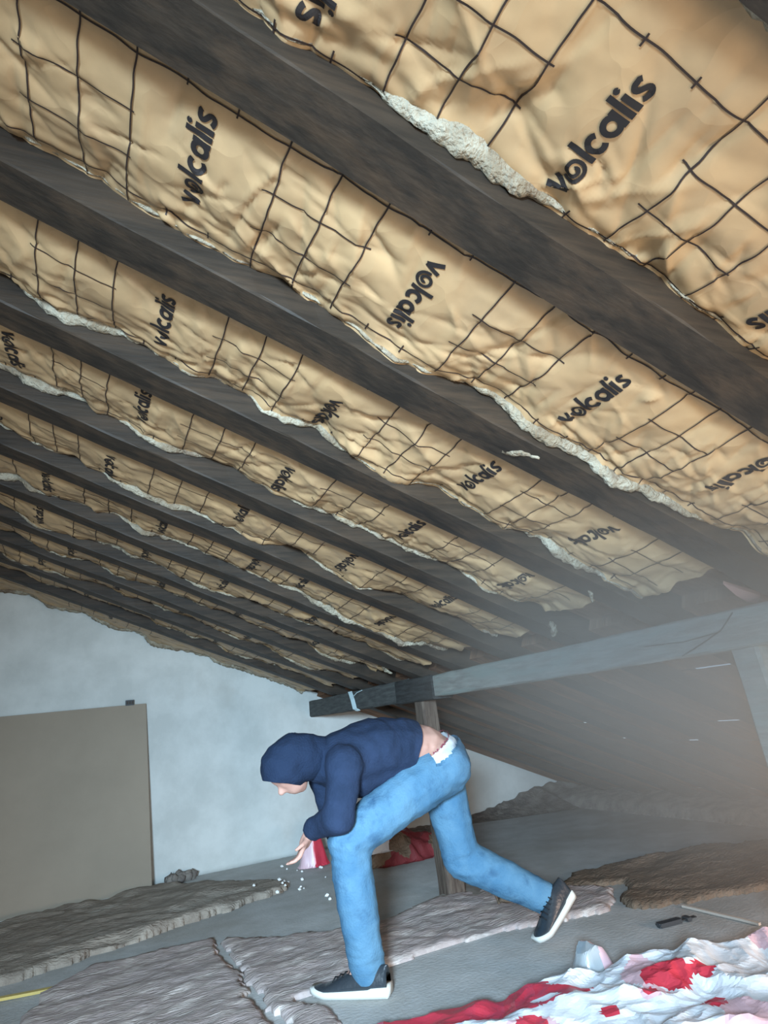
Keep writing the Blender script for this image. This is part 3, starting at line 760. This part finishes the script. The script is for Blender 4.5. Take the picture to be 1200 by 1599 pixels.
skin = [(PEL, WAI, .125, .118, (1, 1.2, .85)), (WAI, CHE, .118, .125, (1, 1.2, .9)), (CHE, SHO, .125, .10, (1, 1.35, .9)), (SHO, NEC, .07, .055), (NEC, HEAD, .055, .06),
        (HEAD, (.80, 2.80, .905), .088, .088), ((.815, 2.80, .885), (.845, 2.80, .835), .080, .055), ((.795, 2.80, .812), (.785, 2.80, .800), .014, .017),
        ((.868, 2.80, .825), (.872, 2.80, .812), .036, .028), ((.825, 2.80, .806), (.835, 2.80, .804), .017, .016), ((.79, 2.77, .828), (.79, 2.83, .828), .013, .013), ((.83, 2.872, .87), (.835, 2.875, .86), .016, .014), ((.83, 2.728, .87), (.835, 2.725, .86), .016, .014),
        ((1.03, 2.72, .89), SL, .07, .06), (SL, EL, .052, .042), (EL, WL, .042, .028), ((1.04, 2.88, .89), SR, .07, .06), (SR, ER, .052, .042), (ER, WR, .042, .028),
        (PEL, HIPL, .11, .09), (HIPL, KNL, .09, .062), (KNL, ANL, .06, .04), (PEL, HIPR, .11, .09), (HIPR, KNR, .09, .062), (KNR, ANR, .06, .04),
        (ANL, (1.03, 2.83, .05), .036, .026), (ANR, (1.93, 2.70, .06), .04, .03)]
hl = hand((.882, 2.815, .595), (-.45, .15, -.85), (-.2, -.9, .1), .5); hr = hand((1.15, 3.02, .385), (-.2, .1, -.95), (-.8, .3, 0), .6)
skin += [(WL, (.882, 2.815, .595), .026, .024), (WR, (1.15, 3.02, .385), .026, .024)] + hl + hr
person = sculpt('person', skin, m_skin, None, voxel=.0075, smooth=3)
tag(person, 'person bending over in navy hooded top and blue jeans, legs in a wide stride', 'person')
def folds_h(c): return .010 * ridge(c.x * 7 + c.z * 6, c.y * 5, c.z * 3) - .004 + .004 * N(c.x * 22, c.y * 22, c.z * 22)
def folds_j(c):
    f = .0
    for kn in (KNL, KNR): f = max(f, math.exp(-((c - Vector(kn)).length / .11) ** 2))
    for kn in (ANL, ANR): f = max(f, .9 * math.exp(-((c - Vector(kn)).length / .10) ** 2))
    f = max(f, .8 * math.exp(-((c - Vector((1.5, 2.75, .74))).length / .14) ** 2))
    return .0045 * ridge(c.x * 9 + c.z * 4, c.y * 6, c.z * 10) + f * .009 * (ridge(c.x * 5, c.y * 10, c.z * 30) - .4) + .0015 * N(c.x * 40, c.y * 40, c.z * 40)
hood = [((1.44, 2.80, .905), CHE, .135, .150, (1, 1.22, .95)), (CHE, (1.06, 2.80, .885), .150, .135, (1, 1.3, .95)), ((1.06, 2.80, .885), (.97, 2.80, .89), .11, .095),
        ((1.05, 2.71, .885), SL, .09, .082), (SL, EL, .080, .066), (EL, (.912, 2.78, .637), .066, .046),
        ((1.05, 2.89, .885), SR, .09, .082), (SR, ER, .080, .062), (ER, (1.135, 3.02, .45), .062, .044), ((1.35, 2.80, .86), (1.15, 2.80, .83), .12, .12, (1, 1.15, .9))]
sculpt('hooded_top', hood, m_hoodie, person, voxel=.011, smooth=6, disp=folds_h, cut=[(Vector((1.405, 2.8, .93)), Vector((.93, 0, -.35)))])
sculpt('hood', [((.97, 2.80, .915), (.885, 2.80, .925), .088, .102), ((.885, 2.80, .925), (.835, 2.80, .925), .104, .106), ((.835, 2.80, .925), (.805, 2.80, .895), .106, .108)], m_cap, person, voxel=.010, smooth=5,
       disp=lambda c: .006 * ridge(c.x * 12, c.y * 9, c.z * 12), label='darker hood pulled over the head', cut=[(Vector((.80, 2.8, .832)), Vector((-.25, 0, -.97)))])
jeans = [(HIPL, PEL, .120, .135, (1, 1.1, 1)), (HIPR, PEL, .120, .135, (1, 1.1, 1)), (HIPL, ((HIPL[0] + KNL[0]) / 2, 2.715, .70), .122, .110), (((HIPL[0] + KNL[0]) / 2, 2.715, .70), KNL, .110, .088),
         (KNL, ((KNL[0] + ANL[0]) / 2, 2.745, .345), .088, .084), (((KNL[0] + ANL[0]) / 2, 2.745, .345), (1.10, 2.785, .085), .084, .072),
         (HIPR, KNR, .115, .088), (KNR, (1.86, 2.81, .255), .088, .082), ((1.86, 2.81, .255), (2.02, 2.74, .155), .082, .068), (PEL, (1.545, 2.80, .88), .13, .128, (1, 1.15, 1))]
d_ank = (Vector(ANR) - Vector(KNR)).normalized()
sculpt('jeans', jeans, m_jeans, person, voxel=.010, smooth=5, disp=folds_j,
       cut=lambda c: c.x > 1.452 and (c - Vector((1.525, 2.8, .85))).dot(Vector((-.5, 0, .866))) > .006)
# waist: white underwear and dark red elastic showing above the jeans, skin of the lower back
def ring(name, c, ax, ry, rz, w_, m, label=None, th_=.006):
    ax = Vector(ax).normalized(); s_ = Vector((0, 1, 0)); t_ = ax.cross(s_).normalized(); bm = bmesh.new()
    prof = [(-w_ / 2, 0), (-w_ / 2, th_), (w_ / 2, th_), (w_ / 2, 0)]
    grid(bm, 48, 5, lambda i, j: Vector(c) + ax * (prof[j % 4][0] + .004 * N(i * .4, 1)) + s_ * (ry + prof[j % 4][1]) * math.cos(i * math.pi / 24) + t_ * (rz + prof[j % 4][1]) * math.sin(i * math.pi / 24), wrap_u=True)
    bmesh.ops.recalc_face_normals(bm, faces=bm.faces)
    o = link_mesh(name, bm, m, person, smooth=True)
    if label: o['label'] = label
WP = Vector((1.525, 2.80, .85)); WN = Vector((-.5, 0, .866))
hips = [(PEL, WAI, .128, .120, (1, 1.2, .85)), (HIPL, PEL, .105, .120, (1, 1.1, 1)), (HIPR, PEL, .105, .120, (1, 1.1, 1)), (PEL, (1.50, 2.80, .90), .128, .122, (1, 1.2, .9))]
def slice_(nm, lo, hi, off, m, lab=None):
    sculpt(nm, hips, m, person, voxel=.009, smooth=4, disp=lambda c: off, label=lab,
           cut=lambda c: not (lo < (c - WP).dot(WN) < hi) or c.x < 1.38)
slice_('underwear', -.03, .045, .0045, m_brief, 'white underwear showing above the jeans')
slice_('belt', .040, .056, .0075, m_belt, 'dark red elastic edge')
slice_('waistband', -.03, .006, .0125, m_jeans)

def shoe(name, heel, toe, upv, label):
    """trainer built along its own axis: heel at 0, toe at L"""
    heel, toe = Vector(heel), Vector(toe); fx = (toe - heel); L = fx.length; fx.normalize(); up = Vector(upv); up = (up - fx * up.dot(fx)).normalized(); sd = up.cross(fx)
    T = lambda p: heel + fx * p[0] + sd * p[1] + up * p[2]
    root = empty('shoe', heel); root.parent = None
    n = 26
    def width(t): return .034 + .012 * math.sin(min(1, t * 1.25) * math.pi * .55) * 1.0 if t < .75 else .046 * math.sqrt(max(0.02, 1 - ((t - .75) / .27) ** 2))
    bm = bmesh.new(); pr = [(-1, .002), (-1.06, .016), (-1.0, .034), (1.0, .034), (1.06, .016), (1, .002)]
    v = grid(bm, n, 6, lambda i, j: T((L * i / (n - 1), pr[j][0] * (width(i / (n - 1)) + .004), pr[j][1] * (1 - .35 * (i / (n - 1)) * (j in (2, 3))) + .012 * max(0, i / (n - 1) - .8) / .2 * 1 + (.004 if j in (2, 3) and i < 6 else 0))))
    for i in range(n - 1): bm.faces.new((v[i][5], v[i + 1][5], v[i + 1][0], v[i][0]))
    bm.faces.new(v[0][::-1]); bm.faces.new(v[-1]); bmesh.ops.recalc_face_normals(bm, faces=bm.faces)
    sole = link_mesh('sole', bm, m_sole, person, smooth=True); sole.name = name + '_sole'
    bm = bmesh.new(); m_ = 15
    def fu(i, j):
        t = i / (n - 1); a_ = math.pi * j / (m_ - 1)
        top = (.105 - .01 * t * 0) if t < .30 else max(.040, .105 - (t - .30) * .125)
        if t > .9: top *= (1 - (t - .9) * 2.2)
        wd = width(t) * .98
        return T((L * (.01 + .97 * t), -wd * math.cos(a_) * (1 - .18 * math.sin(a_)), .022 + (top - .022) * math.sin(a_) ** .75 if a_ > 0 else .022))
    grid(bm, n, m_, fu); 
    bmesh.ops.holes_fill(bm, edges=bm.edges); bmesh.ops.recalc_face_normals(bm, faces=bm.faces)
    up_o = link_mesh('upper', bm, m_shoe, person, smooth=True); up_o.name = name
    if label: up_o['label'] = label
    sole.parent = up_o
    bm = bmesh.new()
    for q in range(5):
        t = .38 + .07 * q; top = max(.040, .105 - (t - .30) * .125)
        tube(bm, [T((L * t, -.026, top - .006)), T((L * (t + .02), 0, top + .004)), T((L * (t + .03), .026, top - .006))], .003, 6)
    la = link_mesh('lace', bm, m_lace, up_o, smooth=True)
    bpy.data.objects.remove(root)
    return up_o
shoe('shoe', (1.155, 2.705, .004), (.905, 2.935, .004), (0, 0, 1), 'glossy black trainer with white sole, flat on the floor')
shoe('shoe', (2.125, 2.705, .150), (1.875, 2.675, .016), (-.45, 0, .9), 'black trainer with white sole, heel raised')
